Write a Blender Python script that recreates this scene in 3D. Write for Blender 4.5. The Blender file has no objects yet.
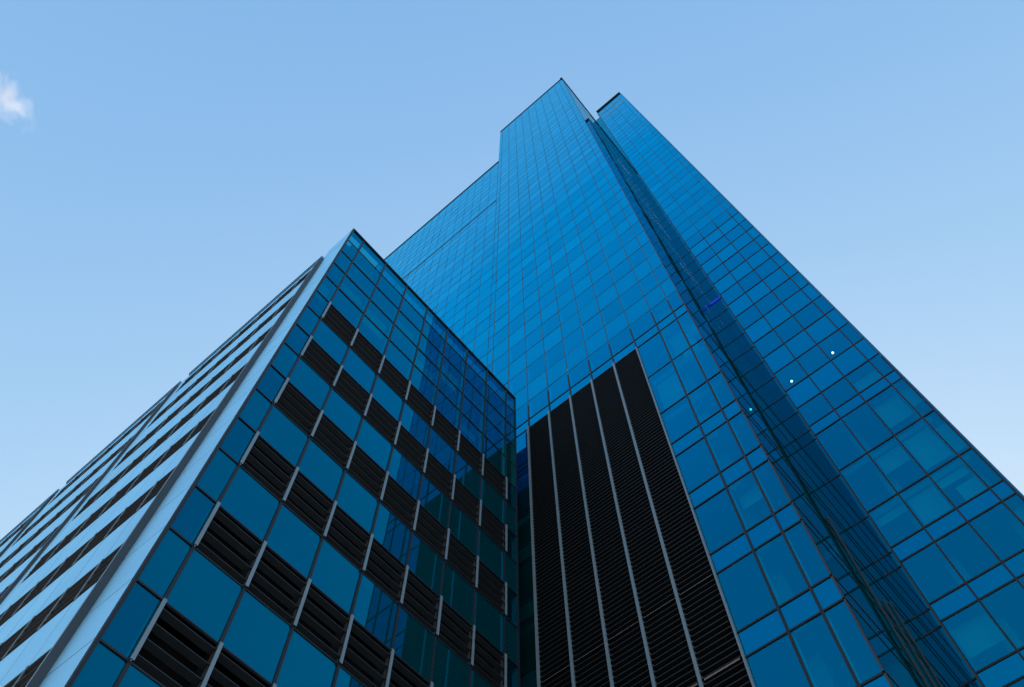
import bpy, math, random
from mathutils import Vector, Matrix
random.seed(11)
sc = bpy.context.scene
C = sc.collection

# ------------------------------------------------------------------ camera, sky, sun
U = 15.0            # metres per modelling unit
EYE = 1.6           # camera height in metres
cam = bpy.data.cameras.new('camera')
co = bpy.data.objects.new('camera', cam); C.objects.link(co)
right = Vector((0.64752835, -0.76203419, -0.0033059))
down = Vector((0.69765581, 0.59455779, -0.39972165))
fwd = Vector((0.30656711, 0.25652472, 0.91663061))
m = Matrix((right, -down, -fwd)).transposed().to_4x4()
m.translation = Vector((0, 0, EYE))
co.matrix_world = m
cam.sensor_width = 36; cam.lens = 830.1 / 1024 * 36
cam.clip_start = .1; cam.clip_end = 20000
sc.camera = co

SUN_AZ = math.atan2(0.86, 0.50)      # clockwise from +Y
SUN_EL = math.radians(20)
w = bpy.data.worlds.new('World'); sc.world = w; w.use_nodes = True
nt = w.node_tree; bg = nt.nodes['Background']
sky = nt.nodes.new('ShaderNodeTexSky'); sky.sky_type = 'NISHITA'; sky.sun_disc = False
sky.sun_elevation = SUN_EL; sky.sun_rotation = SUN_AZ
sky.air_density = 1.0; sky.dust_density = .9; sky.ozone_density = 0.7; sky.altitude = 50
# flatter, bluer grading of the sky's three channels (light haze high up)
sp = nt.nodes.new('ShaderNodeSeparateColor'); cb = nt.nodes.new('ShaderNodeCombineColor')
nt.links.new(sky.outputs[0], sp.inputs[0])
for i, (gm, k) in enumerate(((1.0, .913), (.62, .825), (.25, .894))):
    p_ = nt.nodes.new('ShaderNodeMath'); p_.operation = 'POWER'; p_.inputs[1].default_value = gm
    q_ = nt.nodes.new('ShaderNodeMath'); q_.operation = 'MULTIPLY'; q_.inputs[1].default_value = k * .424 ** (gm - 1)
    nt.links.new(sp.outputs[i], p_.inputs[0]); nt.links.new(p_.outputs[0], q_.inputs[0]); nt.links.new(q_.outputs[0], cb.inputs[i])
nt.links.new(cb.outputs[0], bg.inputs[0]); bg.inputs[1].default_value = 0.15
sl = bpy.data.lights.new('sun', 'SUN'); sl.energy = 3.0; sl.angle = math.radians(.53); sl.color = (1, .95, .88)
so = bpy.data.objects.new('sun', sl); C.objects.link(so)
sd = Vector((math.sin(SUN_AZ) * math.cos(SUN_EL), math.cos(SUN_AZ) * math.cos(SUN_EL), math.sin(SUN_EL)))
so.rotation_euler = sd.to_track_quat('Z', 'Y').to_euler()
vs = sc.view_settings
vs.view_transform = 'Standard'; vs.look = 'None'; vs.gamma = 1; vs.exposure = 1.5; vs.use_curve_mapping = False
sc.cycles.max_bounces = 10; sc.cycles.glossy_bounces = 6; sc.cycles.transparent_max_bounces = 12
sc.cycles.diffuse_bounces = 3

# ------------------------------------------------------------------ materials
def mat(name, col, rough=.5, metal=0.0, noise=0.0, nscale=3.0, spec=.5):
    mt = bpy.data.materials.new(name); mt.use_nodes = True
    n = mt.node_tree; b = n.nodes['Principled BSDF']
    b.inputs['Base Color'].default_value = (*col, 1); b.inputs['Roughness'].default_value = rough
    b.inputs['Metallic'].default_value = metal; b.inputs['Specular IOR Level'].default_value = spec
    if noise:
        tc = n.nodes.new('ShaderNodeTexCoord'); no = n.nodes.new('ShaderNodeTexNoise')
        no.inputs['Scale'].default_value = nscale; no.inputs['Detail'].default_value = 5
        mx = n.nodes.new('ShaderNodeMix'); mx.data_type = 'RGBA'
        mx.inputs[6].default_value = (*[c * (1 - noise) for c in col], 1)
        mx.inputs[7].default_value = (*[min(1, c * (1 + noise)) for c in col], 1)
        n.links.new(tc.outputs['Object'], no.inputs['Vector']); n.links.new(no.outputs[0], mx.inputs[0])
        n.links.new(mx.outputs[2], b.inputs['Base Color'])
        rm = n.nodes.new('ShaderNodeMapRange'); rm.inputs[3].default_value = rough * .8; rm.inputs[4].default_value = min(1, rough * 1.2)
        n.links.new(no.outputs[0], rm.inputs[0]); n.links.new(rm.outputs[0], b.inputs['Roughness'])
    return mt

def glass(name, ramp, trans=0.0, tcol=(.1, .5, .7), body=(.0, .10, .12), bump=.0008, vary=.045, rough=.012, panel=None):
    """coated solar glass: tinted mirror that turns paler towards grazing (ramp over the facing angle), partly see-through"""
    mt = bpy.data.materials.new(name); mt.use_nodes = True
    n = mt.node_tree; n.nodes.clear(); L = n.links.new
    out = n.nodes.new('ShaderNodeOutputMaterial')
    lw = n.nodes.new('ShaderNodeLayerWeight'); lw.inputs[0].default_value = .5
    cr = n.nodes.new('ShaderNodeValToRGB'); e = cr.color_ramp.elements
    while len(e) < len(ramp): e.new(.5)
    for k, (p, c) in enumerate(ramp): e[k].position = p; e[k].color = (*c, 1)
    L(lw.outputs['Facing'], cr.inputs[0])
    geo = n.nodes.new('ShaderNodeNewGeometry')
    hv = n.nodes.new('ShaderNodeMapRange'); hv.inputs[3].default_value = 1 - vary; hv.inputs[4].default_value = 1 + vary
    L(geo.outputs['Random Per Island'], hv.inputs[0])
    vm = n.nodes.new('ShaderNodeVectorMath'); vm.operation = 'SCALE'
    L(cr.outputs[0], vm.inputs[0]); L(hv.outputs[0], vm.inputs['Scale'])
    tc = n.nodes.new('ShaderNodeTexCoord'); no = n.nodes.new('ShaderNodeTexNoise'); no.inputs['Scale'].default_value = .9
    no.inputs['Detail'].default_value = 2
    bp = n.nodes.new('ShaderNodeBump'); bp.inputs['Strength'].default_value = 1; bp.inputs['Distance'].default_value = bump
    L(tc.outputs['Object'], no.inputs['Vector']); L(no.outputs[0], bp.inputs['Height'])
    gl = n.nodes.new('ShaderNodeBsdfGlossy'); gl.inputs['Roughness'].default_value = rough
    L(vm.outputs[0], gl.inputs['Color']); L(bp.outputs[0], gl.inputs['Normal'])
    # tint of the glass body and a thin film of dust
    df = n.nodes.new('ShaderNodeBsdfDiffuse'); n2 = n.nodes.new('ShaderNodeTexNoise'); n2.inputs['Scale'].default_value = .35; n2.inputs['Detail'].default_value = 6
    L(tc.outputs['Object'], n2.inputs['Vector'])
    dm = n.nodes.new('ShaderNodeMix'); dm.data_type = 'RGBA'
    dm.inputs[6].default_value = (*[c * .75 for c in body], 1); dm.inputs[7].default_value = (*[c * 1.25 for c in body], 1)
    L(n2.outputs[0], dm.inputs[0]); L(dm.outputs[2], df.inputs[0])
    a1 = n.nodes.new('ShaderNodeAddShader'); L(gl.outputs[0], a1.inputs[0]); L(df.outputs[0], a1.inputs[1])
    last = a1
    if trans > 0:
        inv = n.nodes.new('ShaderNodeMapRange'); inv.inputs[1].default_value = .3; inv.inputs[2].default_value = .95
        inv.inputs[3].default_value = trans; inv.inputs[4].default_value = 0
        L(lw.outputs['Facing'], inv.inputs[0])
        v2 = n.nodes.new('ShaderNodeVectorMath'); v2.operation = 'SCALE'; v2.inputs[0].default_value = tcol; L(inv.outputs[0], v2.inputs['Scale'])
        tr = n.nodes.new('ShaderNodeBsdfTransparent'); L(v2.outputs[0], tr.inputs[0])
        a2 = n.nodes.new('ShaderNodeAddShader'); L(a1.outputs[0], a2.inputs[0]); L(tr.outputs[0], a2.inputs[1]); last = a2
    L(last.outputs[0], out.inputs[0])
    return mt

M = {}
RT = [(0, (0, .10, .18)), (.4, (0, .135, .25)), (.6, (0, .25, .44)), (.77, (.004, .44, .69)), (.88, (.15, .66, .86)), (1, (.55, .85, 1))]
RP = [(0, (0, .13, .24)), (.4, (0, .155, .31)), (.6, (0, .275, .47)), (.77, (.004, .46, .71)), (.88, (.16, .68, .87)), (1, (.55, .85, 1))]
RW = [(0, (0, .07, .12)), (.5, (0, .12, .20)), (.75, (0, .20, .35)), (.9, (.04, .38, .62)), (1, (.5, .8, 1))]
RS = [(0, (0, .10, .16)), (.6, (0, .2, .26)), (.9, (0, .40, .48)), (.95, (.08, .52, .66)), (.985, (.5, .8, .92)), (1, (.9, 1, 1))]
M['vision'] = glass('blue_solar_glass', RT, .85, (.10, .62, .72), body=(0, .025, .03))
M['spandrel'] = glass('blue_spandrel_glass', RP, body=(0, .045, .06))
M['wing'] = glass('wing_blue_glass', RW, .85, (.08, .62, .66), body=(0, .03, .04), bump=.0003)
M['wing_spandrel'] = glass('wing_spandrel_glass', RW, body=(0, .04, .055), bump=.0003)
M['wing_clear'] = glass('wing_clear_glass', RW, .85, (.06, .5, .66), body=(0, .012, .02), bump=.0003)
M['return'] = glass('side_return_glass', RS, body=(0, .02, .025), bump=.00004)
M['nook'] = glass('shaded_nook_glass', [(p, (k[0] * .6, k[1] * .76, k[2] * .68)) for p, k in RT], body=(0, .02, .025), bump=.00008)  # darker copy of the tower glass, the nook's shade put into its tint
M['side'] = glass('pale_side_panel', [(0, (.1, .2, .3)), (.7, (.16, .3, .42)), (1, (.30, .52, .64))], body=(.17, .41, .60), rough=.42, vary=.02, bump=.0003)
M['frame'] = mat('blue_grey_frame', (.03, .13, .20), .6, 0, .15, 2, .2)
M['dark'] = mat('dark_anodised_metal', (.002, .009, .020), .6, 0, .25, 2)
M['seam'] = mat('grey_mullion_metal', (.045, .045, .055), .5, .2, .2, 2)
M['steel'] = mat('pale_steel', (.20, .30, .38), .5, .1, .12, 4)
M['fin'] = mat('grey_fin_metal', (.075, .085, .10), .5, .3, .2, 1.5)
M['louvre'] = mat('dark_louvre_blades', (.018, .029, .037), .6, 0, .25, 3)
M['slat'] = mat('black_slats', (.012, .016, .020), .6, 0, .3, 3)
M['flash'] = mat('bronze_flashing', (.26, .20, .17), .4, .2, .15, 4)
M['void'] = mat('black_backing', (.002, .002, .003), .9, spec=.1)
M['slab'] = mat('concrete_slab', (.22, .23, .23), .8, 0, .2, .6)
M['inner'] = mat('interior_wall', (.07, .08, .08), .8, 0, .4, .25)
M['alu'] = mat('inner_aluminium', (.8, .82, .82), .5, 0, .08, 2)
M['blind'] = mat('pale_blind', (.42, .44, .42), .8, 0, .08, .8)
M['cap'] = mat('parapet_metal', (.02, .022, .026), .6, 0, .2, 2)
M['roof'] = mat('roof_gravel', (.25, .24, .23), .9, 0, .3, 5)
M['asphalt'] = mat('asphalt', (.05, .05, .052), .85, 0, .25, 1)
M['paving'] = mat('paving', (.12, .14, .15), .8, 0, .2, .7)

def glowmat(name, col, s):
    mt = bpy.data.materials.new(name); mt.use_nodes = True
    b = mt.node_tree.nodes['Principled BSDF']
    b.inputs['Base Color'].default_value = (.01, .01, .01, 1)
    b.inputs['Emission Color'].default_value = (*col, 1); b.inputs['Emission Strength'].default_value = s
    return mt
M['lamp'] = glowmat('lit_lamp', (1, .28, .19), 6)
M['bluereflect'] = glowmat('blue_reflection_glow', (.002, .04, 1), .16)  # emissive blue standing in for a reflection in the glass

# ------------------------------------------------------------------ mesh helpers (unit coordinates -> metres)
SCL = 1.0
def W(p): return (p[0] * U * SCL, p[1] * U * SCL, p[2] * U * SCL + EYE)
def px(p):   # projection, used only to rank repeated parts by how large they show
    v = Vector(p)
    d = v.dot(fwd)
    if d < .05: return None
    return (830.1 * v.dot(right) / d + 512, 830.1 * v.dot(down) / d + 343.5)

class MB:
    def __init__(s): s.v = []; s.f = []; s.m = []; s.ms = []
    def mi(s, name):
        if name not in s.ms: s.ms.append(name)
        return s.ms.index(name)
    def quad(s, a, b, c, d, mt):
        i = len(s.v); s.v += [a, b, c, d]; s.f.append((i, i + 1, i + 2, i + 3)); s.m.append(s.mi(mt))
    def hexa(s, P, mt):
        i = len(s.v); s.v += P; k = s.mi(mt)
        for f in ((0, 3, 2, 1), (4, 5, 6, 7), (0, 1, 5, 4), (1, 2, 6, 5), (2, 3, 7, 6), (3, 0, 4, 7)):
            s.f.append(tuple(i + j for j in f)); s.m.append(k)
    def box(s, x0, x1, y0, y1, z0, z1, mt):
        s.hexa([(x0, y0, z0), (x1, y0, z0), (x1, y1, z0), (x0, y1, z0), (x0, y0, z1), (x1, y0, z1), (x1, y1, z1), (x0, y1, z1)], mt)
    def add(s, o):
        i = len(s.v); s.v += o.v
        for f, k in zip(o.f, o.m):
            s.f.append(tuple(i + j for j in f)); s.m.append(s.mi(o.ms[k]))
    def build(s, name, parent=None, label=None, kind=None):
        me = bpy.data.meshes.new(name)
        me.from_pydata([W(p) for p in s.v], [], s.f)
        for k in s.ms: me.materials.append(M[k])
        me.polygons.foreach_set('material_index', s.m); me.update()
        o = bpy.data.objects.new(name, me); C.objects.link(o)
        if parent:
            o.parent = parent
            if parent.type == 'EMPTY': o.matrix_parent_inverse = Matrix.Translation(-parent.location)
            else: o.matrix_parent_inverse = Matrix.Translation(-parent.parent.location) @ Matrix.Translation(parent.parent.location)
        if label: o['label'] = label
        if kind: o['kind'] = kind
        return o

def thing(name, loc, label, cat):
    o = bpy.data.objects.new(name, None); C.objects.link(o); o.location = loc
    o['label'] = label; o['category'] = cat
    return o

class Pool:
    """repeated parts: the 100 that show largest become parts, the others one part"""
    def __init__(s, name, parent): s.name = name; s.parent = parent; s.items = []
    def add(s, mb, corners, label=None):
        q = [px(c) for c in corners]
        a = 0
        if all(q):
            q = [(min(1024, max(0, x)), min(687, max(0, y))) for x, y in q]
            for i in range(len(q)):
                x0, y0 = q[i]; x1, y1 = q[(i + 1) % len(q)]; a += x0 * y1 - x1 * y0
            a = abs(a) / 2
        s.items.append((a, len(s.items), mb, label))
    def build(s, limit=98):
        s.items.sort(key=lambda t: (-t[0], t[1]))
        for a, _, mb, label in s.items[:limit]: mb.build(s.name, s.parent, label)
        if s.items[limit:]:
            r = MB()
            for a, _, mb, label in s.items[limit:]: r.add(mb)
            r.build(s.name, s.parent, kind='stuff')

g = lambda mm: mm / U      # metres to units

# a facade is a frame: origin plane with (h = horizontal coordinate, z, n = outward distance)
class Face:
    """axis 'x': plane x=c, facing -x, h=y.  axis 'y': plane y=c, facing -y, h=x."""
    def __init__(s, axis, c): s.axis = axis; s.c = c
    def pt(s, h, z, n=0):
        return (s.c - n, h, z) if s.axis == 'x' else (h, s.c - n, z)
    def box(s, mb, h0, h1, z0, z1, n0, n1, mt):
        if s.axis == 'x': mb.box(s.c - n1, s.c - n0, h0, h1, z0, z1, mt)
        else: mb.box(h0, h1, s.c - n1, s.c - n0, z0, z1, mt)
    def quad(s, mb, h0, h1, z0, z1, n, mt, tilt=0):
        a = random.gauss(0, tilt); b = random.gauss(0, tilt)
        hc = (h0 + h1) / 2; zc = (z0 + z1) / 2
        f = lambda h, z: s.pt(h, z, n + a * (h - hc) + b * (z - zc))
        q = [f(h0, z0), f(h1, z0), f(h1, z1), f(h0, z1)]
        if s.axis == 'x': q = q[::-1]
        mb.quad(*q, mt)
        return q

def pane(face, pool, h0, h1, z0, z1, mt, tilt=.0022, gap=.0):
    mb = MB(); q = face.quad(mb, h0, h1, z0, z1, 0, mt, tilt)
    pool.add(mb, q)

ZG = -EYE / U            # ground level in units

# ------------------------------------------------------------------ ground
mb = MB(); R = 600
mb.quad((-R, -R, ZG - .002), (R, -R, ZG - .002), (R, R, ZG - .002), (-R, R, ZG - .002), 'asphalt')
o = mb.build('ground'); o['kind'] = 'structure'
mb = MB(); mb.box(-.5, 4.2, -1.4, 5.2, ZG - .001, ZG + g(.12), 'paving')
o = mb.build('pavement'); o['kind'] = 'structure'

# ================================================================== LOW WING
XC = .2693; PY = 1.0; XT = 1.2131; ZTOP = 3.035; ZL = 2.912
wing = thing('office_block', (XC * U, PY * U, 0), 'lower glass office block at left with rows of dark louvres between blue glass bands', 'office block')
P = Face('y', PY)
cols = [XC + .004, .3295] + [.3295 + .1178 * k for k in range(1, 8)] + [1.209]
PITCH = .2655
ltop = [2.371 - PITCH * k for k in range(9)]            # louvre tops
rows = []                                                # (z0, z1, kind)
up = [2.371, 2.508, 2.642, 2.776, 2.905, ZTOP - .008]
for a, b in zip(up[:-1], up[1:]): rows.append((a, b, 'glass'))
for t in ltop:
    rows.append((t - .129, t, 'louvre')); rows.append((t - PITCH, t - .129, 'glass'))
panes = Pool('window_pane', wing); louv = Pool('louver_panel', wing); bars = Pool('mullion_bar', wing)
inner = MB(); blinds = Pool('blind', wing)

def louvre_panel(face, h0, h1, z0, z1, blades=4, depth=.14, side='steel'):
    """deep tilted blades in a black recess"""
    mb = MB(); n0 = -g(.55)
    face.quad(mb, h0, h1, z0, z1, n0, 'void')
    # soffit, sill and jambs of the recess
    face.box(mb, h0, h1, z1 - g(.05), z1, n0, g(.0), 'dark')
    face.box(mb, h0, h1, z0, z0 + g(.05), n0, g(.0), 'dark')
    face.box(mb, h0, h0 + g(.03), z0 + g(.05), z1 - g(.05), n0, -g(.01), 'dark')
    face.box(mb, h1 - g(.045), h1 - g(.0301), z0 + g(.05), z1 - g(.05), -g(.12), -g(.012), 'fin')
    face.box(mb, h1 - g(.03), h1, z0 + g(.05), z1 - g(.05), n0, -g(.01), 'dark')
    H = (z1 - z0)
    for k in range(blades):
        zc = z0 + H * (k + .45) / blades
        # blade: front edge high, back edge low
        fa = face.pt; t = g(.022); a, b = h0 + g(.03), h1 - g(.046)
        zf = zc + g(.055); zb = zc - g(.045); nf = g(.02); nb = -g(depth)
        pts = [fa(a, zb, nb), fa(b, zb, nb), fa(b, zf, nf), fa(a, zf, nf), fa(a, zb + t, nb), fa(b, zb + t, nb), fa(b, zf + t, nf), fa(a, zf + t, nf)]
        if face.axis == 'x': pts = [pts[i] for i in (1, 0, 3, 2, 5, 4, 7, 6)]
        mb.hexa(pts, 'louvre')
    return mb

def bar_with_teeth(face, h, z0, z1, blades, wd=.10):
    """flat pale bar over the mullion with the blade ends showing behind it"""
    mb = MB()
    face.box(mb, h - g(wd / 2), h + g(wd / 2), z0 + g(.01), z1 - g(.01), g(.075), g(.11), 'steel')
    H = z1 - z0
    for k in range(blades):
        zc = z0 + H * (k + .45) / blades + g(.10)
        face.box(mb, h - g(.05), h + g(.05), zc - g(.05), zc + g(.12), g(.0), g(.075), 'louvre')
    return mb

for i in range(len(cols) - 1):
    h0, h1 = cols[i], cols[i + 1]
    corner = i in (0, len(cols) - 2)
    for z0, z1, kd in rows:
        if z1 < ZG: continue
        z0 = max(z0, ZG)
        if kd == 'louvre' and not corner:
            mbp = louvre_panel(P, h0, h1, z0, z1)
            louv.add(mbp, [P.pt(h0, z0), P.pt(h1, z0), P.pt(h1, z1), P.pt(h0, z1)])
        else:
            vis = (kd == 'louvre') or z0 > 2.5
            pane(P, panes, h0, h1, z0, z1, 'wing' if z0 > 2.3 else 'wing_clear' if vis else 'wing_spandrel')
            if not vis and not corner: pass
bar_h = cols[1:-1]
for h in bar_h:
    for t in ltop:
        if t - .129 > ZG:
            b = bar_with_teeth(P, h, t - .129, t, 4)
            bars.add(b, [P.pt(h - g(.065), t - .129), P.pt(h + g(.065), t - .129), P.pt(h + g(.065), t), P.pt(h - g(.065), t)])
# dark vertical mullions and transoms
for h in cols:
    mb = MB()
    segs = [(ltop[0], ZTOP)] + [(t - PITCH, t - .129) for t in ltop] if h in bar_h else [(ZG, ZTOP)]
    for a, b in segs:
        if b > ZG:
            mb = MB(); P.box(mb, h - g(.045), h + g(.045), max(a, ZG), b, g(.002), g(.04), 'dark')
            mo = mb.build('vertical_mullion', wing)
            if a > 2.3 or h in (cols[0], cols[-1]):
                mb = MB(); P.box(mb, h - g(.03), h + g(.03), max(a, ZG), ZTOP - .01, -g(.28), -g(.004), 'alu')
                mb.build('inner_frame', mo)
for h in (cols[1],):      # inner frames beside the corner panes
    mb = MB(); P.box(mb, h - g(.035), h + g(.035), ZG, 2.355, -g(.28), -g(.004), 'alu'); mb.build('inner_frame', wing)
zs = sorted({round(r[0], 4) for r in rows} | {round(r[1], 4) for r in rows})
for z in zs:
    if z < ZG + .01 or z > ZTOP - .02: continue
    mb = MB(); wd = .035 if z > 2.4 else .03
    full = z > 2.36
    ends = [(cols[0], cols[-1])] if full else [(cols[0], cols[1]), (cols[-2], cols[-1])]
    for a, b in ends:
        mb = MB(); P.box(mb, a, b, z - g(wd), z + g(wd), g(.004), g(.035), 'dark'); mb.build('transom', wing)
    if not full:
        mb = MB(); P.box(mb, cols[1], cols[-2], z - g(.022), z + g(.022), g(.003), g(.022), 'dark'); mb.build('transom', wing)
# corner posts and coping of the front
mb = MB(); mb.box(XC + .0005, XC + g(.09), PY - g(.055), PY + g(.0), ZG, ZTOP, 'dark'); mb.build('corner_post', wing)
mb = MB(); mb.box(XT - g(.10), XT - g(.02), PY - g(.055), PY + g(.01), ZG, ZTOP, 'dark'); mb.build('corner_post', wing)
mb = MB(); P.box(mb, XC, XT - g(.02), ZTOP - .008, ZTOP + .002, -g(.3), g(.07), 'dark'); mb.build('coping', wing)
# interior: slabs, back walls, blinds
LY1 = 4.05
for k, z in enumerate([2.776 + PITCH * 0.0] + [t + .002 for t in ltop]):
    if z < ZG: continue
    mb = MB(); mb.box(XC + g(.6), XT - g(.3), PY + g(.6), PY + g(9), z - g(.15), z + g(.15), 'slab'); mb.build('floor_slab', wing)
mb = MB(); mb.box(XC + g(9), XC + g(9.3), PY + g(3.0), LY1 - .02, ZG, ZL - .03, 'inner')
mb.box(XC + g(.55), XC + g(9), PY + g(7.0), PY + g(7.3), ZG, ZL - .03, 'inner'); mb.build('interior_wall', wing)
for (i, z0, z1, f) in ((0, 2.371, 2.508, .8), (1, 2.508, 2.642, .35), (2, 2.508, 2.642, .9), (1, 2.776, 2.905, .4), (3, 2.642, 2.776, .6), (4, 2.508, 2.642, .45), (5, 2.642, 2.776, .8), (6, 2.371, 2.508, .3)):
    mb = MB(); h0, h1 = cols[i], cols[i + 1]
    P.box(mb, h0 + g(.12), h1 - g(.12), z1 - (z1 - z0) * f, z1 - g(.05), -g(.42), -g(.40), 'blind')
    mb.build('window_blind', wing)

# ---- left side (plane x = XC, seen at a grazing angle)
L0 = Face('x', XC)
seams = [z for z in zs if ZG < z < ZTOP - .02]
lz = [ZG] + seams + [ZTOP]
LM = Face('x', .2635); FIN = .2545
fins = [(1.1154, 1.850), (1.900, 2.612), (2.665, 3.377), (3.43, 4.0)]
for z0, z1 in zip(lz[:-1], lz[1:]): pane(L0, panes, 1.0015, 1.1235, z0 + g(.012), z1 - g(.012), 'side', .0006)
mb = MB(); L0.box(mb, 1.0015, 1.1235, ZG, ZTOP, -g(.06), -g(.03), 'dark'); mb.build('side_backing', wing)
LH = .112
LT = [1.2665 + .265 * k for k in range(6, -6, -1)]

for f, end in fins:
    hs = [f + .003 + (end - f - .003) * j / 7 for j in range(8)]
    cells = list(zip(hs[:-1], hs[1:])) + [(end + .0002, end + .0488)]
    for j, (h0, h1) in enumerate(cells):
        if j < 7: pane(LM, panes, h0, h1, LT[0], ZL - .013, 'side', .0006)
        else: pane(LM, panes, h0, h1, LT[0], ZL, 'side', .0006)
        for t in LT:
            if t - LH < ZG: break
            if j < 7: louv.add(louvre_panel(LM, h0, h1, t - LH, t, 4, .12), [LM.pt(h0, t - LH), LM.pt(h1, t - LH), LM.pt(h1, t), LM.pt(h0, t)])
            else: pane(LM, panes, h0, h1, t - LH, t, 'side', .0006)
            pane(LM, panes, h0 + g(.01), h1 - g(.01), max(ZG, t - .265), t - LH, 'side', .0006)
    for h in hs[1:-1]:
        for t in LT:
            if t - LH > ZG:
                mb = MB(); LM.box(mb, h - g(.025), h + g(.025), t - LH, t, g(.002), g(.03), 'steel')
                bars.add(mb, [LM.pt(h, t - LH), LM.pt(h, t - LH, g(.04)), LM.pt(h, t, g(.04)), LM.pt(h, t)])
    # projecting frame of the bay: top beam with dark fascia, and a fin
    mb = MB(); mb.box(.2588, LM.c + g(.3), f, end, ZL - .012, ZL, 'side')
    mb.box(.2588 - g(.03), .2588 - g(.001), f + .003, end, ZL - .004, ZL + .003, 'cap'); mb.build('coping', wing)
    mb = MB(); LM.box(mb, f, end + .049, ZG, ZL - .019, -g(.75), -g(.6), 'void'); mb.build('side_backing', wing)
    mb = MB(); mb.box(FIN, XC + g(.02), f, f + .0025, ZG, ZL - .035, 'fin')
    mb.box(FIN - g(.012), FIN - g(.001), f - g(.01), f + .0025 + g(.01), ZG, ZL - .0355, 'steel'); mb.build('side_fin', wing)
mb = MB(); mb.box(XC + g(.4), XT - g(.02), PY + g(.02), LY1 - g(.02), ZL - .022, ZL - .010, 'roof'); mb.build('roof', wing)
mb = MB(); P.box(mb, XC + g(.1), XT - g(.1), ZL - .02, ZTOP - .009, -g(1.0), -g(.85), 'inner'); mb.build('parapet_back', wing)
# end wall towards the tower
E_ = MB()
mb = MB(); mb.box(XT - g(.02), XT, PY + .002, LY1, ZG, ZL, 'wing_spandrel'); mb.box(XT - g(.02), XT, PY + .002, PY + g(1.0), ZL + .0002, ZTOP - .01, 'wing_spandrel')
for t in ltop:
    if t - .129 > ZG: mb.box(XT + .0002, XT + g(.03), PY + .02, LY1 - .05, t - .129, t, 'void')
mb.build('end_wall', wing)
# far end and back of the block
mb = MB(); mb.box(XC + .002, XT - .002, LY1 + .0005, LY1 + .02, ZG, ZL, 'inner'); mb.build('back_wall', wing)
panes.build(); louv.build(); bars.build()

# ================================================================== TOWER
YS = .2066; XR = 1.934; XS = 1.949; YR = .1388; YRR = -.2372
ZT = 10.32; ZTL = 8.50; YSTEP = 1.172; YTL = 3.5; ZR = 11.12
SCL = 1.06; ZG = ZG / SCL     # the tower stands a little behind the wing, with a gap between them
tower = thing('glass_tower', (XT * U * SCL, YS * U * SCL, 0), 'tall blue glass office tower rising behind the lower block, its top in steps', 'skyscraper')
T = Face('x', XT); Sf = Face('y', YS); Rm = Face('x', XR); Rs = Face('x', XS)
panes = Pool('window_pane', tower); mulls = Pool('vertical_mullion', tower); trans = Pool('transom', tower)
# floor lines: low storeys have a short spandrel band, above 3.08 every line is one panel high
F0 = [2.717 - .2475 * k for k in range(0, 12)]
levels = []        # (z0, z1, kind)
for k, z in enumerate(F0):
    if z < ZG: continue
    if k == 0 or k >= 3: levels.append((z, z + .0665, 'spandrel'))
    top = z
    bot = F0[k + 1] + (.0665 if k + 1 >= 3 else 0) if k + 1 < len(F0) else ZG
    levels.append((max(bot, ZG), top, 'vision'))
levels.append((2.7835, 2.93, 'vision')); levels.append((2.93, 3.08, 'spandrel'))
z = 3.08; k = 0
while z < 11.15:
    levels.append((z, z + .1665, 'vision' if k % 2 == 0 else 'spandrel')); z += .1665; k += 1
levels.sort()
def fill(face, hs, ztop, skip=None, tilt=.0022, vis='vision', spa='spandrel', top=True):
    for a, b in zip(hs[:-1], hs[1:]):
        for z0, z1, kd in levels:
            if z0 >= ztop: continue
            z1 = min(z1, ztop)
            if skip and skip((a + b) / 2, (z0 + z1) / 2): continue
            if z1 - z0 < .01: continue
            pane(face, panes, a, b, z0, z1, vis if kd == 'vision' else spa, tilt)
s_inner = []
def mull(face, h, z0, z1, wd=.08, out=.04, mt='dark', inn=True, zd=2.9):
    mb = MB(); zm = min(zd, z1)
    face.box(mb, h - g(wd / 2), h + g(wd / 2), z0, zm, g(.002), g(out), mt)
    if z1 > zm: face.box(mb, h - g(wd * .36), h + g(wd * .36), zm, z1, g(.002), g(min(out, .014)), 'frame' if mt == 'dark' else mt)
    if inn:
        a, b = z0, min(z1, 6.0)
        ib = MB()
        face.box(ib, h - g(.04), h + g(.04), a, b, -g(.32), -g(.006), 'alu')
        if len(s_inner) < 40: s_inner.append(ib)
    mulls.add(mb, [face.pt(h - g(wd / 2), z0), face.pt(h + g(wd / 2), z0), face.pt(h + g(wd / 2), z1), face.pt(h - g(wd / 2), z1)])
def transoms(face, a, b, ztop, skip=None, wd=.07, out=.03, zd=2.9):
    for z0, z1, kd in levels:
        if z0 < ZG + .02 or z0 > ztop - .02: continue
        a2 = a; segs = [(a, b)]
        if skip: segs = skip(z0, a, b)
        k = wd if z0 < zd else wd * .6; o2 = out if z0 < zd else .012; mt = 'dark' if z0 < zd else 'frame'
        for s0, s1 in segs:
            mb = MB(); face.box(mb, s0, s1, z0 - g(k / 2), z0 + g(k / 2), g(.003), g(o2), mt)
            trans.add(mb, [face.pt(s0, z0 - g(k / 2)), face.pt(s1, z0 - g(k / 2)), face.pt(s1, z0 + g(k / 2)), face.pt(s0, z0 + g(k / 2))])

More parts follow.
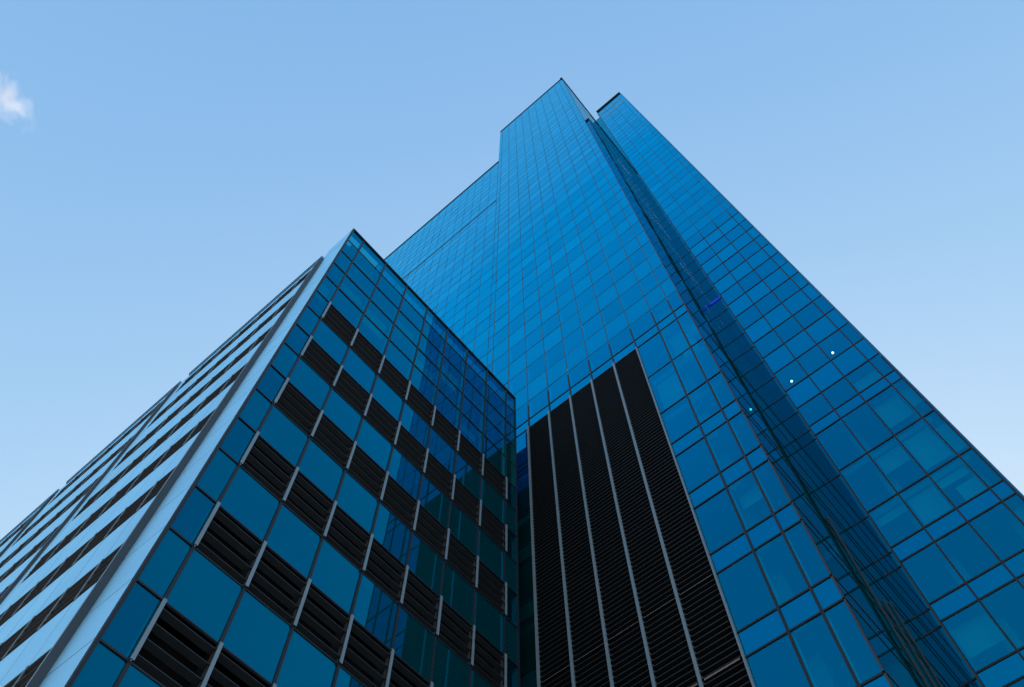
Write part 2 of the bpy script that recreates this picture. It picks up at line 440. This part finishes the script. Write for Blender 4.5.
# main front
LY0, LY1T, LZ = .4320, .9345, 2.717
hT = [YS, .257] + [.332 + .1005 * k for k in range(0, 9)]
hT = [h for h in hT if h < YSTEP - .03] + [YSTEP]
hT2 = [YSTEP] + [YSTEP + .1005 * k for k in range(1, 24)]; hT2[-1] = YTL
fill(T, hT, ZT, lambda h, z: LY0 < h < LY1T and z < LZ)
fill(T, hT2, ZTL)
for h in hT[1:-1]:
    if LY0 + .02 < h < LY1T - .02: mull(T, h, LZ, ZT)
    elif abs(h - .4325) < .003: mull(T, h, LZ, ZT)
    elif abs(h - .935) < .003: mull(T, h, LZ, ZT)
    else: mull(T, h, ZG, ZT)
for h in hT2[1:-1]: mull(T, h, ZG, ZTL, .05, .012, 'frame', inn=False)
mull(T, YS + g(.035), ZG, ZT, .06, .03, 'seam', inn=False); mull(T, YSTEP, ZG, ZTL, .06, .014, 'frame', inn=False)
def tseg(z, a, b): return [(a, LY0), (LY1T, b)] if z < LZ - .01 else [(a, b)]
transoms(T, YS, YSTEP, ZT, tseg); transoms(T, YSTEP, YTL, ZTL)
mb = MB(); T.box(mb, YSTEP, YTL, 6.855, 6.885, g(.004), g(.02), 'frame'); mb.build('facade_groove', tower)
# copings
for (a, b, z) in ((YS, YSTEP, ZT), (YSTEP, YTL, ZTL)):
    mb = MB(); T.box(mb, a, b, z, z + g(.25), -g(.4), g(.08), 'cap'); mb.build('parapet', tower)

# great louvre field: five bays, pale bars between them
lb = [LY1T, .8345, .734, .634, .5325, LY0]
nsl = 0
for a, b in zip(lb[1:], lb[:-1]):
    mb = MB()
    T.quad(mb, a, b, ZG, LZ - g(.04), -g(.45), 'void')
    T.box(mb, a, b, LZ - g(.04), LZ, -g(.45), g(.01), 'dark')
    z = ZG + .005; i = 0
    while z < LZ - .012:
        fa = T.pt; t = g(.035); zf = z + g(.07); zb = z; nf = g(.06); nb = -g(.16)
        p = [fa(a, zb, nb), fa(b, zb, nb), fa(b, zf, nf), fa(a, zf, nf), fa(a, zb + t, nb), fa(b, zb + t, nb), fa(b, zf + t, nf), fa(a, zf + t, nf)]
        p = [p[i_] for i_ in (1, 0, 3, 2, 5, 4, 7, 6)]
        mb.hexa(p, 'slat')
        z += .0162
    mb.build('louver_bay', tower)
for i, h in enumerate(lb[:-1]):
    mb = MB()
    T.box(mb, h - g(.055), h + g(.055), ZG, LZ, g(.09), g(.15), 'steel')
    z = ZG + .005
    while z < LZ - .012:
        T.box(mb, h - g(.10), h + g(.10), z + g(.06), z + g(.15), -g(.05), g(.0895), 'louvre'); z += .0162
    mb.build('louver_bar', tower)
mb = MB(); T.box(mb, LY0 - g(.03), LY0 + g(.03), ZG, LZ, -g(.2), g(.12), 'steel'); mb.build('louver_bar', tower)
for z in F0:
    if 1.0 < z < 1.6:
        for a, b in zip(lb[1:], lb[:-1]):
            mb = MB(); T.box(mb, a + g(.12), b - g(.12), z - g(.03 if z < 1.4 else .01), z + g(.03 if z < 1.4 else .01), g(.07), g(.085), 'flash'); mb.build('flashing', tower)

# recessed side (faces the camera side, plane y = YS) and rear front
hS = [XT + g(.05) + (XS - XT - g(.05)) * j / 3 for j in range(4)]
fill(Sf, hS, ZT, tilt=.0008, vis='return', spa='return')
transoms(Sf, XT, XS, ZT, wd=.05, out=.02)
mb = MB(); Sf.box(mb, XT - g(.2), XS - g(.1), ZT - g(.02), ZT + g(.29), -g(.3), g(.10), 'cap'); mb.build('parapet', tower)
hR = [YRR, -.1888, -.0809, .0257, YR]
fill(Rm, hR, ZR)
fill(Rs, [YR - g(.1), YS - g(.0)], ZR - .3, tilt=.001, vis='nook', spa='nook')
for h in hR[1:-1]: mull(Rm, h, ZG, ZR, zd=5.2)
mull(Rm, YRR + g(.05), ZG, ZR, .10, .04, 'dark', inn=False)
mb = MB(); mb.box(XR - g(.22), XS + g(.6), YR - g(.015), YR + g(.03), ZG, ZR, 'dark')
mb.box(XR - g(.24), XR - g(.221), YR - g(.03), YR + g(.04), ZG, ZR, 'seam'); mb.build('edge_fin', tower)
transoms(Rm, YRR, YR - g(.03), ZR, wd=.09, out=.03, zd=5.2)
transoms(Rs, YR + g(.06), YS, ZR - .3, wd=.09, out=.02, zd=5.2)
mb = MB(); Rm.box(mb, YRR, YR + g(.06), ZR, ZR + g(.4), -g(.5), g(.25), 'cap'); mb.build('parapet', tower)
for k, z in enumerate((ZR - .3, ZR - .62)):
    mb = MB(); Rm.box(mb, YRR + .04, YR - g(.3), z, z + g(.22), g(.031), g(.05), 'alu'); mb.build('crown_band', tower)
# dark bars imitating the fanned dark reflections in the nook's side glass
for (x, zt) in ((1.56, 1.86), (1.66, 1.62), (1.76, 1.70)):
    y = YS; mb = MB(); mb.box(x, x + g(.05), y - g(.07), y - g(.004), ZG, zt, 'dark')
    mb.box(x - g(.012), x - g(.001), y - g(.075), y - g(.01), ZG, zt, 'seam'); mb.build('reflection_bar', tower)
# blue reflection imitated by an emissive strip; ceiling lamps
mb = MB(); Rs.box(mb, YR + g(.08), YS + g(-.02), 4.235, 4.26, g(.03), g(.06), 'bluereflect'); mb.build('blue_reflection_strip', tower, label='blue reflection in the dark nook of the tower, built as a glowing strip')
def ball(mb, c, r, mt, n=8, mring=6):
    i0 = len(mb.v); k = mb.mi(mt)
    for a in range(1, mring):
        for b in range(n):
            t = math.pi * a / mring; p = 2 * math.pi * b / n
            mb.v.append((c[0] + r * math.sin(t) * math.cos(p), c[1] + r * math.sin(t) * math.sin(p), c[2] + r * math.cos(t)))
    for a in range(mring - 2):
        for b in range(n):
            mb.f.append((i0 + a * n + b, i0 + a * n + (b + 1) % n, i0 + (a + 1) * n + (b + 1) % n, i0 + (a + 1) * n + b)); mb.m.append(k)
    mb.f.append(tuple(i0 + b for b in range(n))[::-1]); mb.m.append(k)
    mb.f.append(tuple(i0 + (mring - 2) * n + b for b in range(n))); mb.m.append(k)
def lamp_on(x_plane, y_ref, z_ref, x_ref):
    s = x_plane / x_ref; mb = MB(); ball(mb, (x_plane, y_ref * s, z_ref * s), g(.085), 'lamp'); return mb
XL_ = XR * 2.047 / 1.934
for (y, z) in ((-.159, 4.628), (.138, 4.625)):
    lamp_on(XL_, y, z, 2.868).build('ceiling_lamp', tower)
# interiors of the tower: slabs, walls, blinds, frames
slabz = [F for F in F0 if F > ZG] + [3.08 + .333 * k for k in range(0, 12)]
for z in slabz:
    mb = MB(); mb.box(XT + g(.5), XT + g(8), YS + g(.35), YTL - .1, z - g(.05), z + g(.35), 'slab')
    mb.box(XR + g(.5), XR + g(8), YRR + g(.35), YR - g(.1), z - g(.05), z + g(.35), 'slab'); mb.build('floor_slab', tower)
mb = MB(); mb.box(XT + g(6), XT + g(6.2), YS + g(.3), YTL - .05, ZG, ZTL, 'inner'); mb.box(XT + g(6), XT + g(6.2), YS + g(.3), YSTEP, ZTL, ZT, 'inner')
mb.box(XR + g(6), XR + g(6.2), YRR + g(.3), YR, ZG, ZR, 'inner'); mb.build('interior_wall', tower)
# opaque far sides so the tower is a solid block from elsewhere
XB = 4.2
mb = MB(); mb.box(XR + .001, XB, YRR - .004, YRR, ZG, ZR, 'spandrel'); mb.build('flank_wall', tower)
FL = Face('y', YRR - .004)
for z0, z1, kd in levels:
    if z0 > ZG + .02: b_ = MB(); FL.box(b_, XR + .01, XB, z0 - .003, z0 + .003, g(.002), g(.03), 'frame'); trans.add(b_, [FL.pt(XR, z0), FL.pt(XB, z0), FL.pt(XB, z0 + .001), FL.pt(XR, z0 + .001)])
for j in range(0, 22):
    b_ = MB(); x = XR + .02 + j * .105; FL.box(b_, x - .003, x + .003, ZG, ZR, g(.0305), g(.05), 'frame'); mulls.add(b_, [FL.pt(x, ZG), FL.pt(x + .001, ZG), FL.pt(x + .001, ZR), FL.pt(x, ZR)])
mb = MB(); mb.box(XB, XB + .01, YRR - .004, YTL, ZG, ZTL, 'spandrel'); mb.box(XT + .001, XB - .001, YTL, YTL + .01, ZG, ZTL, 'spandrel')
mb.box(XB, XB + .01, YRR, YR + .011, ZTL + .001, ZR, 'spandrel'); mb.box(XS + .006, XS + .014, YR + .012, YSTEP, ZTL - .05, ZT, 'spandrel'); mb.build('back_wall', tower)
mb = MB(); mb.box(XT + g(.05), XB, YSTEP + .004, YTL - g(.2), ZTL - .04, ZTL - .02, 'roof')
mb.box(XT + g(.02), XT + 1.2, YSTEP, YSTEP + .003, ZTL - .1, ZT, 'spandrel')
mb.box(XT + g(.05), XS, YS + g(.1), YSTEP, ZT - .04, ZT - .02, 'roof')
mb.box(XR + g(.05), XB, YRR + g(.1), YR, ZR - .04, ZR - .02, 'roof'); mb.box(XR + g(.3), XB, YR + .004, YR + .012, ZG, ZR, 'spandrel'); mb.build('roof', tower)
for (h0, h1, z0, z1) in ((-.19, -.09, 2.79, 2.92), (-.235, -.195, 2.6, 2.75), (-.235, -.195, 2.29, 2.44), (-.185, -.09, 2.29, 2.38),
                         (-.185, -.12, 2.08, 2.16), (.24, .30, 2.5, 2.66), (-.235, -.195, 1.9, 1.97)):
    mb = MB(); f = Rm if h0 < .2 else T
    f.box(mb, h0, h1, z0, z1, -g(.7), -g(.65), 'blind'); mb.build('window_blind', tower)
for j in range(0, 9, 2):
    mb = MB(); T.box(mb, .332 + .1005 * j - g(.3), .332 + .1005 * j + g(.3), ZG, 3.0, -g(1.7), -g(1.1), 'slab'); mb.build('inner_column', tower)
for h in (.0257, -.1888):
    mb = MB(); Rm.box(mb, h - g(.3), h + g(.3), ZG, 3.8, -g(1.7), -g(1.1), 'slab'); mb.build('inner_column', tower)
rb = random.Random(5)
for f, hh in ((T, hT[:4]), (Rm, hR)):
    for a, b in zip(hh[:-1], hh[1:]):
        for z0, z1, kd in levels:
            if kd == 'vision' and 1.0 < z0 < 4.2 and rb.random() < .22:
                d = rb.uniform(.2, .75); mb = MB()
                f.box(mb, a + g(.1), b - g(.1), z1 - (z1 - z0) * d, z1 - g(.05), -g(.62), -g(.60), 'blind'); mb.build('window_blind', tower)
panes.build(); mulls.build(); trans.build()
for ib in s_inner: ib.build('inner_frame', tower)

# ================================================================== CLOUD
SCL = 1.0
def cloud(pxl, dist, size):
    d = right * ((pxl[0] - 512) / 830.1) + down * ((pxl[1] - 343.5) / 830.1) + fwd
    c = Vector((0, 0, EYE)) + d.normalized() * dist
    import bmesh
    bm = bmesh.new(); bmesh.ops.create_icosphere(bm, subdivisions=4, radius=1)
    me = bpy.data.meshes.new('cloud'); bm.to_mesh(me); bm.free()
    o = bpy.data.objects.new('cloud', me); C.objects.link(o); o.location = c; o.scale = size
    o.rotation_euler = (0, 0, .70)
    mt = bpy.data.materials.new('cloud_vapour'); mt.use_nodes = True; n = mt.node_tree; n.nodes.clear(); L = n.links.new
    out = n.nodes.new('ShaderNodeOutputMaterial'); pv = n.nodes.new('ShaderNodeVolumePrincipled')
    pv.inputs['Color'].default_value = (.86, .95, 1, 1); pv.inputs['Anisotropy'].default_value = .2
    tc = n.nodes.new('ShaderNodeTexCoord'); no = n.nodes.new('ShaderNodeTexNoise'); no.inputs['Scale'].default_value = 1.7; no.inputs['Detail'].default_value = 7
    no.inputs['Roughness'].default_value = .6; no.inputs['Distortion'].default_value = .4
    L(tc.outputs['Object'], no.inputs['Vector'])
    ln = n.nodes.new('ShaderNodeVectorMath'); ln.operation = 'LENGTH'; L(tc.outputs['Object'], ln.inputs[0])
    fall = n.nodes.new('ShaderNodeMapRange'); fall.inputs[1].default_value = 0; fall.inputs[2].default_value = 1; fall.inputs[3].default_value = .16; fall.inputs[4].default_value = -.30
    L(ln.outputs['Value'], fall.inputs[0])
    ad = n.nodes.new('ShaderNodeMath'); ad.operation = 'ADD'; L(no.outputs[0], ad.inputs[0]); L(fall.outputs[0], ad.inputs[1])
    mr = n.nodes.new('ShaderNodeMapRange'); mr.inputs[1].default_value = .5; mr.inputs[2].default_value = .75; mr.inputs[3].default_value = 0; mr.inputs[4].default_value = .03
    L(ad.outputs[0], mr.inputs[0]); L(mr.outputs[0], pv.inputs['Density']); L(pv.outputs[0], out.inputs['Volume'])
    me.materials.append(mt)
    o['label'] = 'small wispy white cloud in the blue sky at the upper left'; o['category'] = 'cloud'
cloud((5, 98), 1700, (125, 85, 75))
